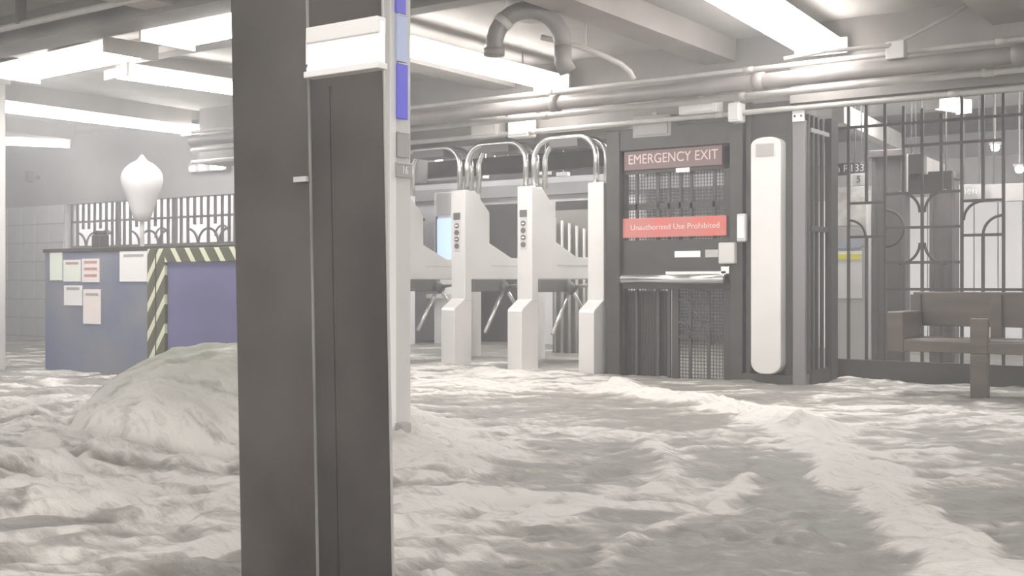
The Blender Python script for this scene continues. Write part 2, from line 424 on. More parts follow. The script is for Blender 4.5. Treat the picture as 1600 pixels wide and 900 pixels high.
# pale second column
p = onD(609, 440, 5.2); w2 = .2
t = root('pale_column', (p.x, p.y, 0)); tag(t, 'light grey column standing just behind the dark column', 'column')
y2 = YatX(642, p.x) - p.y
link('shaft', B((-w2, 0, 0), (0, y2, ZCEIL)), M_pale, t, bevel=.006)
link('edge_strip', B((.0, 0, 0), (.006, y2*.25, ZCEIL)), M_white, t)
q = lambda px: YatX(px, p.x) - p.y
zz = lambda py: ZC - (py - HOR)/F*5.25
link('footing_box', B((0, q(616), zz(702)), (.05, q(630), zz(660))), M_greyplate, t, bevel=.005)
def plate(name, label, a, b, c, d, m, txt=None):
    x = p.x + .006
    s = root(name, (x, p.y + (q(a) + q(c))/2, (zz(b) + zz(d))/2)); tag(s, label, 'sign')
    hy, hz = (q(c) - q(a))/2, (zz(b) - zz(d))/2
    link('plate', B((0, -hy, -hz), (.012, hy, hz)), m, s, bevel=.002)
    link('rim', B((-.0, -hy*.94, hz - .003), (.016, hy*.94, hz + .003)), M_pale, s)
    if txt: text('lettering', txt, hz*1.5, M_whitetext, (.013, 0, 0), (R(90), 0, R(90)), s, .9, .001)
    return s
plate('column_plate', 'tall deep blue plate on the pale column, above the grey plate', 617, 100, 633, 186, M_blueplate)
plate('column_plate', 'faded light blue plate on the pale column', 616, 24, 632, 97, M_bluefade)
plate('column_plate', 'topmost deep blue plate on the pale column', 615, -40, 630, 22, M_blueplate)
plate('column_plate', 'blank grey plate on the pale column below the blue one', 618, 207, 636, 246, M_greyplate)
plate('number_plate', 'small grey plate reading 16 on the pale column', 616, 255, 640, 277, M_greyplate, '16')

# ------------------------------------------------------------------ turnstiles
CW = .155
def make_turnstile(label):
    t = root('turnstile', (0, 0, 0)); tag(t, label, 'turnstile', 'turnstiles in a row')
    # cabinet: side outline (y,z)
    out = [(0, .78), (0, 1.76), (.15, 1.76), (.37, 1.58), (.37, 1.30), (.72, 1.17), (1.30, 1.17), (1.30, .97), (.10, .97), (.10, .78)]
    link('cabinet', prism(bmesh.new(), out, 'x', 0, CW), M_steel, t, bevel=.008)
    link('front_leg', prism(bmesh.new(), [(0, .80), (.10, .80), (.10, 0), (-.15, 0), (-.15, .70), (-.14, .72)], 'x', .004, CW - .004), M_steel, t, bevel=.006)
    link('rear_leg', prism(bmesh.new(), [(1.12, .98), (1.30, .98), (1.30, 0), (1.10, 0)], 'x', .01, CW - .01), M_steel, t, bevel=.006)
    link('arm_housing', B((.015, .1, .86), (CW + .02, .60, .972)), M_under, t, bevel=.008)
    link('deck_seam', B((-.003, .4, 1.09), (CW + .003, 1.29, 1.098)), M_pipe, t)
    hub = link('hub', T([(CW - .01, .55, .93), (CW + .07, .55, .87)], .05, 16), M_under, t, smooth=True)
    c = Vector((CW + .04, .55, .90))
    for d in (Vector((.50, .0, .05)), Vector((.04, -.36, -.40)), Vector((.04, .36, -.40))):
        link('arm', T([c, c + d], .017, 12), M_chrome, t, smooth=True)
    # indicator strip on the front
    pn = link('indicator_panel', B((.035, -.006, 1.22), (.10, 0, 1.56)), M_pale, t)
    link('indicator_window', B((.033, -.012, 1.50), (.102, -.004, 1.56)), M_under, pn)
    for z in (1.445, 1.385, 1.325, 1.265):
        bm = bmesh.new(); tube(bm, [(.068, -.012, z), (.068, -.004, z)], .024, 14)
        link('indicator', bm, M_under, pn)
    for z in (1.445, 1.325):
        link('symbol', B((.055, -.014, z - .006), (.081, -.011, z + .006)), M_whitetext, pn)
    return t
tpx = [602, 705, 808, 918]
names = ['turnstile partly hidden by the pale column, leftmost of four', 'second turnstile from the left, beside the blue screen', 'third turnstile from the left, with a dark symbol column on its front', 'turnstile against the emergency exit frame, rightmost of four']
TX = [XatY(px, WY) for px in tpx]
t0 = make_turnstile(names[0]); t0.location = (TX[0], WY, 0)
for i in range(1, 4):
    c = dup(t0, (TX[i], WY, 0)); c['label'] = names[i]
    if i == 3:
        for ch in list(c.children):
            if ch.name.split('.')[0] in ('arm', 'hub', 'indicator_panel', 'arm_housing'):
                for g in list(ch.children): bpy.data.objects.remove(g)
                bpy.data.objects.remove(ch)
def arch(xa, xb, label):
    t = root('pipe_arch', ((xa+xb)/2, WY + .08, 1.755)); tag(t, label, 'railing', 'chrome pipe arches over the turnstile lanes')
    h = (xb - xa)/2; r = .17; H = .40
    for dy in (0, .17):
        pts = [(-h, dy, 0)] + [(-h + r - r*math.cos(R(q)), dy, H - r + r*math.sin(R(q))) for q in range(0, 91, 15)] + \
              [(h - r + r*math.sin(R(q)), dy, H - r + r*math.cos(R(q))) for q in range(0, 91, 15)] + [(h, dy, 0)]
        link('hoop', T(pts, .024, 12), M_chrome, t, smooth=True)
    for s in (-1, 1):
        link('foot_plate', B((s*h - .035, -.03, 0), (s*h + .035, .03, .012)), M_chrome, t)
    link('crossbar', B((-h + r, -.02, H - .075), (h - r, .19, H - .012)), M_under, t)
    return t
ls = ['leftmost chrome pipe arch, beside the pale column', 'middle chrome pipe arch over the turnstiles', 'rightmost chrome pipe arch next to the exit door']
for i in range(3): arch(TX[i] + CW - .035, TX[i+1] + .035, ls[i])

# ------------------------------------------------------------------ emergency exit
DY = WY
t = root('exit_gate', (XatY(1050, DY), DY, 0)); tag(t, 'dark emergency exit gate with red notice and silver push bar', 'gate')
ox = t.location.x
def pb(name, px0, py0, px1, py1, Y, th, m, par=None, bevel=0, orig=None):
    x0, x1, z0, z1 = rectY(px0, py0, px1, py1, Y)
    o = t if par is None else par
    ax, ay = (ox, DY) if orig is None else orig
    return link(name, B((x0 - ax, Y - ay, z0), (x1 - ax, Y - ay + th, z1)), m, o, bevel=bevel)
pb('frame_post', 947, 205, 968, 660, DY - .04, .16, M_dark, bevel=.006)
pb('frame_post', 1140, 205, 1160, 660, DY - .04, .16, M_dark, bevel=.006)
pb('frame_head', 947, 196, 1160, 230, DY - .03, .14, M_dark, bevel=.004)
Y2 = DY + .01
pb('stile', 967, 228, 976, 660, Y2, .05, M_dark); pb('stile', 1131, 228, 1141, 660, Y2, .05, M_dark)
pb('rail', 967, 228, 1141, 268, Y2, .05, M_dark); pb('lock_panel', 967, 374, 1141, 452, Y2 - .005, .06, M_dark, bevel=.004)
pb('rail', 1050, 452, 1060, 640, Y2 + .01, .03, M_dark)
# bars in the leaf
x0, x1, z0, z1 = rectY(976, 266, 1132, 660, Y2)
nb = 9
for i in range(1, nb):
    x = x0 + (x1 - x0)*i/nb - ox
    if i in (2, 7): continue
    link('bar', B((x - .011, .03, ZC if i > 4 else .1), (x + .011, .05, z1)), M_bar, t)
for px in (1078, 1107): pb('bar', px - 2, 455, px + 2, 640, Y2 + .02, .02, M_bar)
pb('rail', 1058, 466, 1107, 471, Y2 + .02, .02, M_bar); pb('rail', 1058, 524, 1107, 529, Y2 + .02, .02, M_bar)
pb('rail', 976, 316, 1132, 326, Y2 + .02, .02, M_dark)
for q0, q1, r_ in ((1107, 469, .16), (1058, 526, -.11)):
    c_ = onY(q0, q1, Y2); rr_ = abs(r_)
    pts_ = arc(c_.x - ox, c_.z, rr_, 180, 270, .03) if r_ > 0 else arc(c_.x - ox, c_.z, rr_, 0, 90, .03)
    link('ornament', T(pts_, .010, 8), M_bar, t, smooth=True)
# wire screen
bm = bmesh.new(); s = .026; x = x0
while x < x1:
    box(bm, (x - ox - .0028, .055, .1), (x - ox + .0028, .059, z1)); x += s
z = .15
while z < z1:
    box(bm, (x0 - ox, .059, z - .0025), (x1 - ox, .063, z + .0025)); z += s
tag(link('wire_screen', bm, M_bar, t), kind='stuff')
pb('backing_plate', 978, 455, 1046, 640, Y2 + .06, .008, M_bar)
# push bar
a = onY(972, 436, DY - .09); b = onY(1131, 436, DY - .09)
pbz = (a.z + b.z)/2
bar = link('push_bar', T([(a.x - ox, -.09, pbz), (b.x - ox, -.09, pbz)], .037, 16), M_chrome, t, smooth=True)
for x in (a.x + .02, b.x - .05):
    link('bracket', B((x - ox, -.09, pbz - .025), (x - ox + .035, .012, pbz + .025)), M_under, bar, bevel=.004)
pb('upper_bar', 1040, 424, 1134, 429, DY - .07, .02, M_chrome)
s = pb('notice_panel', 973, 339, 1135, 370, Y2 - .02, .015, M_red, bevel=.003)
zc = onY(1054, 354, Y2 - .02).z
text('lettering', 'Unauthorized Use Prohibited', .062, M_pinktext, (XatY(1054, DY) - ox, -.012, zc), (R(90), 0, 0), s, 1.05, .001)
s['label'] = 'red notice panel reading Unauthorized Use Prohibited'
s = pb('exit_sign', 975, 232, 1128, 262, Y2 - .02, .015, M_maroon, bevel=.003)
zc = onY(1051, 246, Y2 - .02).z
text('lettering', 'EMERGENCY EXIT', .108, M_pinktext, (XatY(1051, DY) - ox, -.012, zc), (R(90), 0, 0), s, .90, .001, .0)
s['label'] = 'maroon sign reading EMERGENCY EXIT'
s = pb('latch_box', 1122, 379, 1147, 412, DY - .09, .09, M_pale, bevel=.008); s['label'] = 'pale latch box'
pb('lock_cylinder', 1126, 416, 1139, 428, DY - .07, .07, M_chrome, bevel=.004)
pb('label_plate', 1054, 392, 1094, 402, Y2 - .012, .008, M_whitetext); pb('label_plate', 1102, 390, 1122, 402, Y2 - .012, .008, M_pipe)
pb('small_notice', 1056, 256 + 6, 1077, 269, Y2 - .03, .008, M_whitetext)

# dark panel bay right of the gate
bay = root('panel_bay', (XatY(1200, DY), DY, 0)); tag(bay, 'dark steel wall bay between the exit gate and the corner post', 'wall panel')
og = (bay.location.x, DY)
pb('wall_sheet', 1163, 160, 1238, 660, DY + .02, .06, M_dark, bay, orig=og)
pb('jamb', 1166, 160, 1173, 660, DY - .02, .05, M_dark, bay, orig=og)
pb('jamb', 1228, 160, 1238, 660, DY - .02, .05, M_dark, bay, orig=og)
pb('base_plate', 1160, 585, 1238, 620, DY - .04, .06, M_bar, bay, orig=og)
s = root('card_reader', onY(1160, 356, DY - .06)); tag(s, 'small pale rounded box beside the exit gate', 'reader')
link('case', B((-.036, -.03, -.105), (.036, .02, .105)), M_pale, s, bevel=.012)
link('face', B((-.026, -.036, -.08), (.026, -.028, .085)), M_white, s, bevel=.004)
# tall pale post with rounded ends
x0, x1, z0, z1 = rectY(1177, 215, 1224, 584, DY - .06)
w = x1 - x0
s = root('intercom_post', ((x0+x1)/2, DY - .06, z0)); tag(s, 'tall pale upright panel with rounded ends and a small window', 'intercom')
H = z1 - z0; r = w*.42; pts = []
for cx_, cz_, a0 in ((w/2 - r, H - r*.55, 0), (-w/2 + r, H - r*.55, 90), (-w/2 + r, r*.8, 180), (w/2 - r, r*.8, 270)):
    for q in range(0, 91, 15):
        a = R(a0 + q); ky = .55 if cz_ > H/2 else .8
        pts.append((cx_ + r*math.cos(a), cz_ + r*ky*math.sin(a)))
link('panel_body', prism(bmesh.new(), pts, 'y', -.05, .06), M_steel, s, bevel=.008)
link('window', B((-w*.30, -.058, H - .14), (w*.28, -.048, H - .05)), M_greyplate, s, bevel=.003)
link('window_rim', B((-w*.34, -.054, H - .147), (w*.32, -.049, H - .043)), M_pale, s)
# corner post
x0, x1, z0, z1 = rectY(1238, 188, 1258, 640, DY - .04)
s = root('corner_post', ((x0+x1)/2, DY, 0)); tag(s, 'grey corner post with a drilled white bracket on top', 'post')
h = (x1-x0)/2
M_post = mat('grey post paint', (.22, .21, .205), .35, .3)
link('post', B((-h, -.04, 0), (h, .06, z1)), M_post, s, bevel=.005)
br = link('top_bracket', B((-h*.9, -.055, z1 - .01), (h*.95, -.035, z1 + .11)), M_white, s, bevel=.003)
for dx in (-.5, .5):
    for dz in (.03, .08):
        link('bolt_hole', T([(dx*h, -.058, z1 + dz), (dx*h, -.052, z1 + dz)], .009, 10), M_bar, br)
XS = (x0+x1)/2 + h
# ------------------------------------------------------------------ cage side panel
s = root('side_grille', (XS, DY, 0)); tag(s, 'narrow grille of upright bars receding from the corner post', 'grille')
LS = FY - DY
zt = onY(1250, 180, DY).z
for i, px in enumerate((1262, 1269, 1276, 1284)):
    y = YatX(px, XS) - DY
    link('bar', B((-.012, y - .012, .28), (.012, y + .012, zt)), M_bar, s)
y = YatX(1294, XS) - DY
link('end_post', B((-.02, y - .01, 0), (.03, y + .13, zt + .02)), M_bar, s)
link('top_rail', B((-.014, .05, zt - .12), (.014, y, zt - .09)), M_pipe, s)
link('middle_rail', B((-.014, .05, ZC + .37), (.014, y, ZC + .41)), M_bar, s)
link('kick_board', B((-.02, .05, 0), (.02, y, .30)), M_bar, s)

# ------------------------------------------------------------------ iron fence on the right
Y = FY
s = root('iron_fence', (XatY(1450, Y), Y, 0)); tag(s, 'black iron fence with circle and tulip ornament behind the bench', 'fence')
ax = s.location.x
bp = [1326, 1354, 1383, 1412, 1441, 1471, 1503, 1536, 1568, 1602, 1637, 1673]
BX = [XatY(p_, Y) - ax for p_ in bp]
def fz(px, py): return onY(px, py, Y).z
ztop, zk = ZC + 1.45, fz(1450, 566)
zr1 = fz(1450, 190)
br_ = .0105
def fbar(i, z0, z1): link('bar', B((BX[i] - br_, -br_, z0), (BX[i] + br_, br_, z1)), M_bar, s)
za, zb_, zc_, zd = fz(1354, 317), fz(1354, 370), fz(1441, 301), fz(1441, 410)
ze, zf = fz(1536, 313), fz(1536, 367)
fbar(0, zk, ztop); fbar(1, za, ztop); fbar(1, zk, zb_); fbar(2, zk, ztop)
fbar(3, zc_, ztop - .12); fbar(3, zk, zd); fbar(4, zc_, ztop - .15); fbar(4, zk, zc_); fbar(5, zc_, ztop - .2); fbar(5, zk, zd)
fbar(6, zk, ztop); fbar(7, ze, ztop); fbar(7, zk, zf); fbar(8, zk, ztop)
for i in (9, 10, 11): fbar(i, zk, ztop)
def frail(i, j, z, r=.010): link('rail', B((BX[i], -r, z - r), (BX[j], r, z + r)), M_bar, s)
link('rail', B((XatY(1298, Y) - ax, -.01, zr1 - .01), (BX[-1], .01, zr1 + .01)), M_bar, s)
frail(3, 8, fz(1480, 224)); frail(0, 2, za); frail(0, 2, zb_); frail(2, 6, zc_); frail(2, 6, zd); frail(2, 6, fz(1441, 355))
frail(6, 8, ze); frail(6, 8, zf)
def farc(cx_, cz_, r, a0, a1): link('ornament', T(arc(cx_, cz_, r, a0, a1, 0), .0105, 8), M_bar, s, smooth=True)
m = BX[3] - BX[2]
farc(BX[0], zb_, m*.95, 0, 90)
farc(BX[2], fz(1383, 357), m, -90, 90)
farc(BX[8], zf, m, 90, 180); farc(BX[7], fz(1536, 343), m*.97, 90, 180)
farc(BX[4] - m*1.25, zc_ - m*1.05, m*1.12, 0, 90); farc(BX[4] + m*1.25, zc_ - m*1.05, m*1.12, 90, 180)
farc(BX[4] - m*1.25, zd + m*1.05, m*1.12, -90, 0); farc(BX[4] + m*1.25, zd + m*1.05, m*1.12, 180, 270)
link('base_rail', B((XatY(1298, Y) - ax, -.03, 0), (BX[-1] + .2, .03, zk + .0)), M_bar, s)
frail(2, 11, fz(1450, 452))

# left fence behind the booth
Y = LY + .1
s = root('iron_fence', (XatY(230, Y), Y, 0)); tag(s, 'far iron fence with arched ornament behind the blue booth', 'fence')
ax = s.location.x; xa = XatY(104, Y) - ax; xb = XatY(640, Y) - ax
m = .118; zt_, zl = ZC + .99, ZC + .42; x = xa; i = 0
zo = ZC + .52
while x < xb:
    link('bar', B((x - .015, -.011, (zo + .14 if i % 9 in (3, 4, 6) else zl) if i % 9 else 0), (x + .015, .011, zt_)), M_bar, s)
    if i % 9 in (0,) : link('post', B((x - .03, -.02, 0), (x + .03, .02, zt_)), M_bar, s)
    if i % 9 in (2, 5):
        link('ornament', T(arc(x, zo - .08, m*1.45, 0, 90, 0), .015, 6), M_bar, s, smooth=True)
        link('ornament', T(arc(x + m*3, zo - .08, m*1.45, 90, 180, 0), .015, 6), M_bar, s, smooth=True)
    if i % 9 == 7: link('ornament', T(arc(x, zo, m, 0, 180, 0), .012, 6), M_bar, s, smooth=True)
    x += m; i += 1
link('rail', B((xa, -.012, zo + .22), (xb, .012, zo + .245)), M_bar, s)
link('rail', B((xa, -.012, zl), (xb, .012, zl + .03)), M_bar, s)

# ------------------------------------------------------------------ blue booth on the left
Y = 5.75
xl, xr = XatY(70, Y), XatY(430, Y)
ztb = onY(200, 388, Y).z
bt = root('booth', ((xl+xr)/2, Y, 0)); tag(bt, 'waist high blue painted booth covered with paper notices', 'booth')
og = (bt.location.x, Y)
hw = (xr-xl)/2
link('body', B((-hw, 0, 0), (hw, .75, ztb - .02)), M_blue, bt, bevel=.01)
link('top_slab', B((-hw - .01, -.012, ztb - .02), (hw + .01, .77, ztb + .012)), M_dark, bt, bevel=.004)
pb('recessed_panel', 263, 405, 425, 660, Y - .012, .014, M_purple, bt, orig=og)
x0, x1, z0, z1 = rectY(235, 385, 262, 660, Y)
s = link('striped_strip', B((x0 - og[0], -.03, 0), (x1 - og[0], 0, ztb - .01)), M_hazv, bt, bevel=.003)
link('corner_edge', B(((x0+x1)/2 - og[0] - .004, -.034, 0), ((x0+x1)/2 - og[0] + .004, -.029, ztb - .02)), M_dark, s)
link('striped_strip', B((x1 - og[0], -.03, ztb - .115), (hw, 0, ztb - .01)), M_hazh, bt, bevel=.003)
papers = [((78, 394, 97, 438), M_paperg, 'narrow greenish paper notice at the left end of the booth', 0),
          ((99, 406, 126, 440), M_paperg, 'small notice with a brown heading between the greenish and red ones', 1),
          ((128, 404, 155, 441), M_paperp, 'small notice with red printed bands near the booth top', 3),
          ((100, 446, 128, 477), M_paper, 'small white notice in the lower row, left of the tall pink one', 1),
          ((130, 452, 157, 506), M_paperp, 'tall pinkish paper notice hanging lowest on the booth', 1),
          ((187, 392, 230, 440), M_paper, 'largest white paper notice, beside the striped strip', 1)]
for r, mt, lb, k in papers:
    x0, x1, z0, z1 = rectY(*r, Y - .006)
    s = root('paper_notice', ((x0+x1)/2, Y - .004, z0)); tag(s, lb, 'notice', 'paper notices taped to the blue booth')
    h = (x1-x0)/2; H = z1-z0
    link('sheet', B((-h, -.003, 0), (h, .003, H)), mt, s)
    for j in range(k):
        zz_ = H*(.86 - .28*j)
        link('print_band', B((-h*.7, -.005, zz_ - .012), (h*.75, -.0028, zz_ + .008)), M_ink if k > 1 or lb.startswith('small notice') else M_greyplate, s)
# objects on / above the booth
p = onY(157, 386, Y + .4)
s = root('dark_box', (p.x, p.y, ztb + .012)); tag(s, 'small dark box standing on top of the booth', 'box')
link('case', B((-.06, -.05, 0), (.055, .05, .13)), M_bar, s, bevel=.01); link('lid', B((-.045, -.045, .13), (.03, .045, .165)), M_bar, s, bevel=.008)
p = onY(222, 330, Y + .45)
s = root('smear_globe', (p.x, p.y, ztb + .012)); tag(s, 'milky pear shaped stand-in for a hazy smear behind the booth front', 'lamp')  # pale smear of haze built as a globe; stem and base added
link('stem', T([(0, 0, 0), (0, 0, .3)], .018, 12), M_pale, s, smooth=True)
bm = bmesh.new(); dd = depth(p.x, p.y); sc = dd/F
prof = [(.02, -105), (12, -102), (16, -80), (22, -50), (28, -25), (32, 0), (31, 15), (27, 28), (18, 42), (8, 50), (3, 62), (.02, 66)]
zb0 = ZC + (440 - 282)*sc - (ztb + .012)
lathe(bm, [(a*sc, b*sc*.62) for a, b in prof], (0, 0, zb0), 28)
link('globe', bm, M_globe, s, smooth=True)
link('base', B((-.05, -.05, 0), (.05, .05, .02)), M_pale, s, bevel=.004)
# row of small lamps and dark camera on the header
p = onY(325, 260, LY - .05)
s = root('small_lamp_row', p); tag(s, 'row of tiny white lamps high on the far wall left of the dark column', 'lamp')
for i, x in enumerate((-.30, -.14, .06, .16)):
    link('lit_window', B((x, -.02, -.02 - .01*i), (x + (.07 if i < 2 else .09), 0, .012 + .008*i)), M_lamp2, s)
link('back_bar', B((-.34, 0, -.05), (.30, .06, .06)), M_pipe, s)
p = onY(48, 276, LY - .1)
s = root('wall_camera', p); tag(s, 'small dark camera housing on the grey wall at far left', 'camera')
link('housing', B((-.05, -.06, -.07), (.05, .03, .07)), M_bar, s, bevel=.02); link('mount', B((-.015, .03, -.02), (.015, .12, .02)), M_bar, s)
# far left pale column and white slab
p = onD(-26, 440, 9.5)
s = root('pale_pillar', (p.x, p.y, 0)); tag(s, 'pale grey pillar cut by the left photo edge', 'column')
link('shaft', B((-.2, 0, 0), (.0, .2, ZCEIL)), M_pale, s, bevel=.01)
link('cap', B((-.23, -.03, ZCEIL - .2), (.03, .23, ZCEIL)), M_pale, s, bevel=.01)

# ------------------------------------------------------------------ background behind turnstiles
s = root('ticket_machine', (XatY(693, 10.8), 10.8, 0)); tag(s, 'pale ticket machine with a glowing blue screen beyond the turnstiles', 'ticket machine')
x0, x1, z0, z1 = rectY(678, 300, 712, 560, 10.8); ax = s.location.x
link('cabinet', B((x0 - ax, 0, 0), (x1 - ax, .5, z1)), M_white, s, bevel=.01)
x0, x1, z0, z1 = rectY(683, 342, 705, 410, 10.78)
link('screen', B((x0 - ax, -.02, z0), (x1 - ax, 0.0, z1)), M_screen, s)
link('screen_rim', B((x0 - ax - .03, -.015, z0 - .03), (x0 - ax, .0, z1 + .03)), M_under, s)
x0, x1, z0, z1 = rectY(683, 302, 703, 336, 10.78)
link('upper_panel', B((x0 - ax, -.02, z0), (x1 - ax, 0, z1)), M_greyplate, s)
link('shelf', B((-.2, -.08, .75), (.2, 0, .8)), M_pale, s)
# hanging sign with boxed symbol
Y = 8.62
x0, x1, z0, z1 = rectY(636, 203, 703, 232, Y)
s = root('hanging_sign', ((x0+x1)/2, Y, z0)); tag(s, 'dark hanging sign with a white boxed number, right of the pale column', 'sign')
h = (x1-x0)/2; H = z1-z0
link('panel', B((-h, 0, 0), (h, .05, H)), M_black, s, bevel=.004)
bx = h*.68
bm = bmesh.new(); e = .085
for a, b in (((bx-e, -.006, .01), (bx+e, 0, .022)), ((bx-e, -.006, H - .022), (bx+e, 0, H-.01)), ((bx-e, -.006, .01), (bx-e+.012, 0, H-.01)), ((bx+e-.012, -.006, .01), (bx+e, 0, H-.01))): box(bm, a, b)
link('symbol_frame', bm, M_whitetext, s)
text('lettering', '2', H*.75, M_whitetext, (bx, -.003, H*.5), (R(90), 0, 0), s, 1, .002)
text('lettering', 'th', H*.45, M_whitetext, (-h*.38, -.003, H*.6), (R(90), 0, 0), s, 1, .002)
for q_ in (-h*.8, h*.8): link('hanger', T([(q_, .025, H), (q_, .025, ZCEIL - z0)], .008, 6), M_pipe, s)
# rear horizontal rails & box
s = root('wall_box', onY(664, 258, 9.3)); tag(s, 'bright white box beyond the first lane, under the hanging sign', 'electrical box')
link('case', B((-.13, 0, -.11), (.13, .15, .09)), M_white, s, bevel=.02); link('lid', B((-.09, .0, .09), (.08, .14, .115)), M_white, s, bevel=.006)
link('bracket', B((.1, .04, .09), (.13, .08, .45)), M_pipe, s)
s = root('guard_rail', onY(680, 276, 9.55)); tag(s, 'grey rail crossing behind the first turnstile lane', 'railing')
link('rail', B((-.6, 0, -.04), (.42, .06, .04)), M_pipe, s, bevel=.008); link('end_knob', T([(.42, .03, -.01), (.5, .03, -.01)], .03, 10), M_under, s)
link('support_post', B((.38, .0, -1.93), (.42, .06, -.04)), M_pipe, s)
link('support_post', B((-.6, .0, -1.93), (-.56, .06, -.04)), M_pipe, s)
# small bright fittings in white band
for k_, (px, py, wpx, hpx) in enumerate(((757, 272, 6, 14), (771, 268, 10, 10), (792, 266, 14, 7), (850, 268, 16, 10), (878, 272, 18, 6))):
    x0, x1, z0, z1 = rectY(px - wpx/2, py - hpx/2, px + wpx/2, py + hpx/2, 9.9)
    s = root('hanging_fitting', ((x0+x1)/2, 9.9, z0)); tag(s, ['slim upright white fitting behind the middle arch', 'square white fitting right of the slim upright one', 'flat white fitting left of the third turnstile tube', 'square white fitting behind the right arch', 'flat white fitting at the right end behind the right arch'][k_], 'fitting')
    link('body', B((-(x1-x0)/2, 0, 0), ((x1-x0)/2, .05, z1-z0)), M_white, s, bevel=.004)
    link('hanger', T([(0, .025, z1-z0), (0, .025, ZCEIL - z0)], .006, 6), M_pipe, s)
# grey cabinets/clutter visible in lane 3
s = root('rack', (XatY(895, 10.2), 10.2, 0)); tag(s, 'dim rack of slim upright tubes seen through the right lane', 'rack')
for i in range(6): link('tube', T([(-.22 + .09*i, 0, .0), (-.22 + .09*i, 0, 1.62 - .03*i)], .016, 8), M_pipe, s, smooth=True)
link('back_sheet', B((-.27, .03, 0), (.28, .05, 1.7)), M_soffit, s)
link('foot', B((-.27, -.05, 0), (.28, .08, .04)), M_bar, s)

# ------------------------------------------------------------------ background beyond the fence, right
def darkcol(label, px0, px1, pyt, Y):
    x0, x1, z0, z1 = rectY(px0, pyt, px1, 600, Y)
    s = root('steel_column', ((x0+x1)/2, Y, 0)); tag(s, label, 'column')
    h = (x1-x0)/2
    link('web', B((-h*.92, .03, 0), (h*.92, .12, z1)), M_grcol, s); link('flange', B((-h, 0, 0), (-h*.75, .15, z1)), M_grcol, s, bevel=.004)
    link('flange', B((h*.75, 0, 0), (h, .15, z1)), M_grcol, s, bevel=.004)
    link('capital', B((-h*1.15, -.03, z1 - .06), (h*1.15, .18, z1)), M_grcol, s, bevel=.006)
M_grcol = mat('grey brown column paint', (.10, .088, .085), .5, 0, noise=.15, nscale=3)
darkcol('wide grey column behind the fence, left of two', 1362, 1414, 234, 9.9)
darkcol('slimmer grey column behind the fence, right of two', 1452, 1492, 270, 10.3)
def sign(name, label, r, Y, m, txt=None, size=.6, tilt=0, tm=None):
    x0, x1, z0, z1 = rectY(*r, Y)
    s = root(name, ((x0+x1)/2, Y, (z0+z1)/2), tilt); tag(s, label, 'sign')
    h, H = (x1-x0)/2, (z1-z0)/2
    link('panel', B((-h, 0, -H), (h, .06, H)), m, s, bevel=.004)
    link('edge', B((-h - .012, -.006, -H), (-h, .06, H)), M_white, s)
    if txt: text('lettering', txt, H*2*size, tm or M_whitetext, (0, -.003, 0), (R(90), 0, 0), s, 1, .002)
    for q_ in (-h*.7, h*.7): link('hanger', T([(q_, .03, H), (q_, .03, ZCEIL - (z0+z1)/2)], .007, 6), M_bar, s)
    return s
sign('direction_sign', 'black sign strip reading th R133 behind the fence', (1299, 254, 1352, 273), 9.6, M_black, 'th R133', .85)
sign('direction_sign', 'dark upper sign board beside the wide grey column', (1419, 240, 1442, 272), 9.55, M_dark)
sign('direction_sign', 'dark long sign board behind the fence under the upper one', (1419, 268, 1487, 299), 9.6, M_dark)
# projecting wedge of the upper board
a = onY(1442, 245, 9.55); b = onY(1472, 258, 10.3)
bm = bmesh.new()
prism(bm, [(a.x, a.y), (a.x + .03, a.y), (b.x + .03, b.y), (b.x, b.y)], 'z', a.z - .14, a.z + .0)
tag(link('sign_return', bm, M_soffit), 'dark tapering return board behind the upper sign board', 'sign')
sign('band_sign', 'grey sign band with faint digits right of the long board', (1500, 288, 1534, 312), 10.6, M_greyplate, '1031', .45)
sign('band_sign', 'wide grey header board at the right edge beyond the fence', (1536, 286, 1640, 314), 10.7, M_greyplate)
sign('symbol_plate', 'white square plate with a boxed digit under the black strip', (1331, 271, 1352, 290), 9.55, M_white, '5', .8, 0, M_under)
# map board
Y = 10.0
x0, x1, z0, z1 = rectY(1296, 292, 1362, 560, Y); ax = (x0+x1)/2
s = root('map_board', (ax, Y, 0)); tag(s, 'pale map board with yellow topped poster beyond the fence', 'notice board'); og = (ax, Y)
link('back_board', B((x0-ax, 0, 0), (x1-ax, .06, z1)), M_pale, s, bevel=.004)
pb('art_print', 1300, 300, 1360, 352, Y - .01, .01, M_art, s, orig=og)
pb('grey_band', 1297, 357, 1362, 384, Y - .012, .012, M_greyplate, s, orig=og)
pb('blue_band', 1300, 376, 1345, 388, Y - .016, .006, M_postblue, s, orig=og)
pb('yellow_heading', 1303, 397, 1345, 406, Y - .02, .006, M_yellow, s, orig=og)
pb('poster', 1300, 392, 1347, 466, Y - .015, .006, M_white, s, orig=og)
pb('side_strip', 1353, 300, 1361, 560, Y - .015, .006, M_white, s, orig=og)
# ceiling beam beyond
bm = bmesh.new(); a, b = onY(1300, 182, 9.2), onY(1392, 216, 11.4)
prism(bm, [(a.x, a.y), (a.x + .1, a.y), (b.x + .1, b.y), (b.x, b.y)], 'z', a.z - .06, a.z + .10)
tag(link('overhead_rail', bm, M_pipe), 'grey overhead rail slanting away beyond the fence, upper left corner', 'rail')

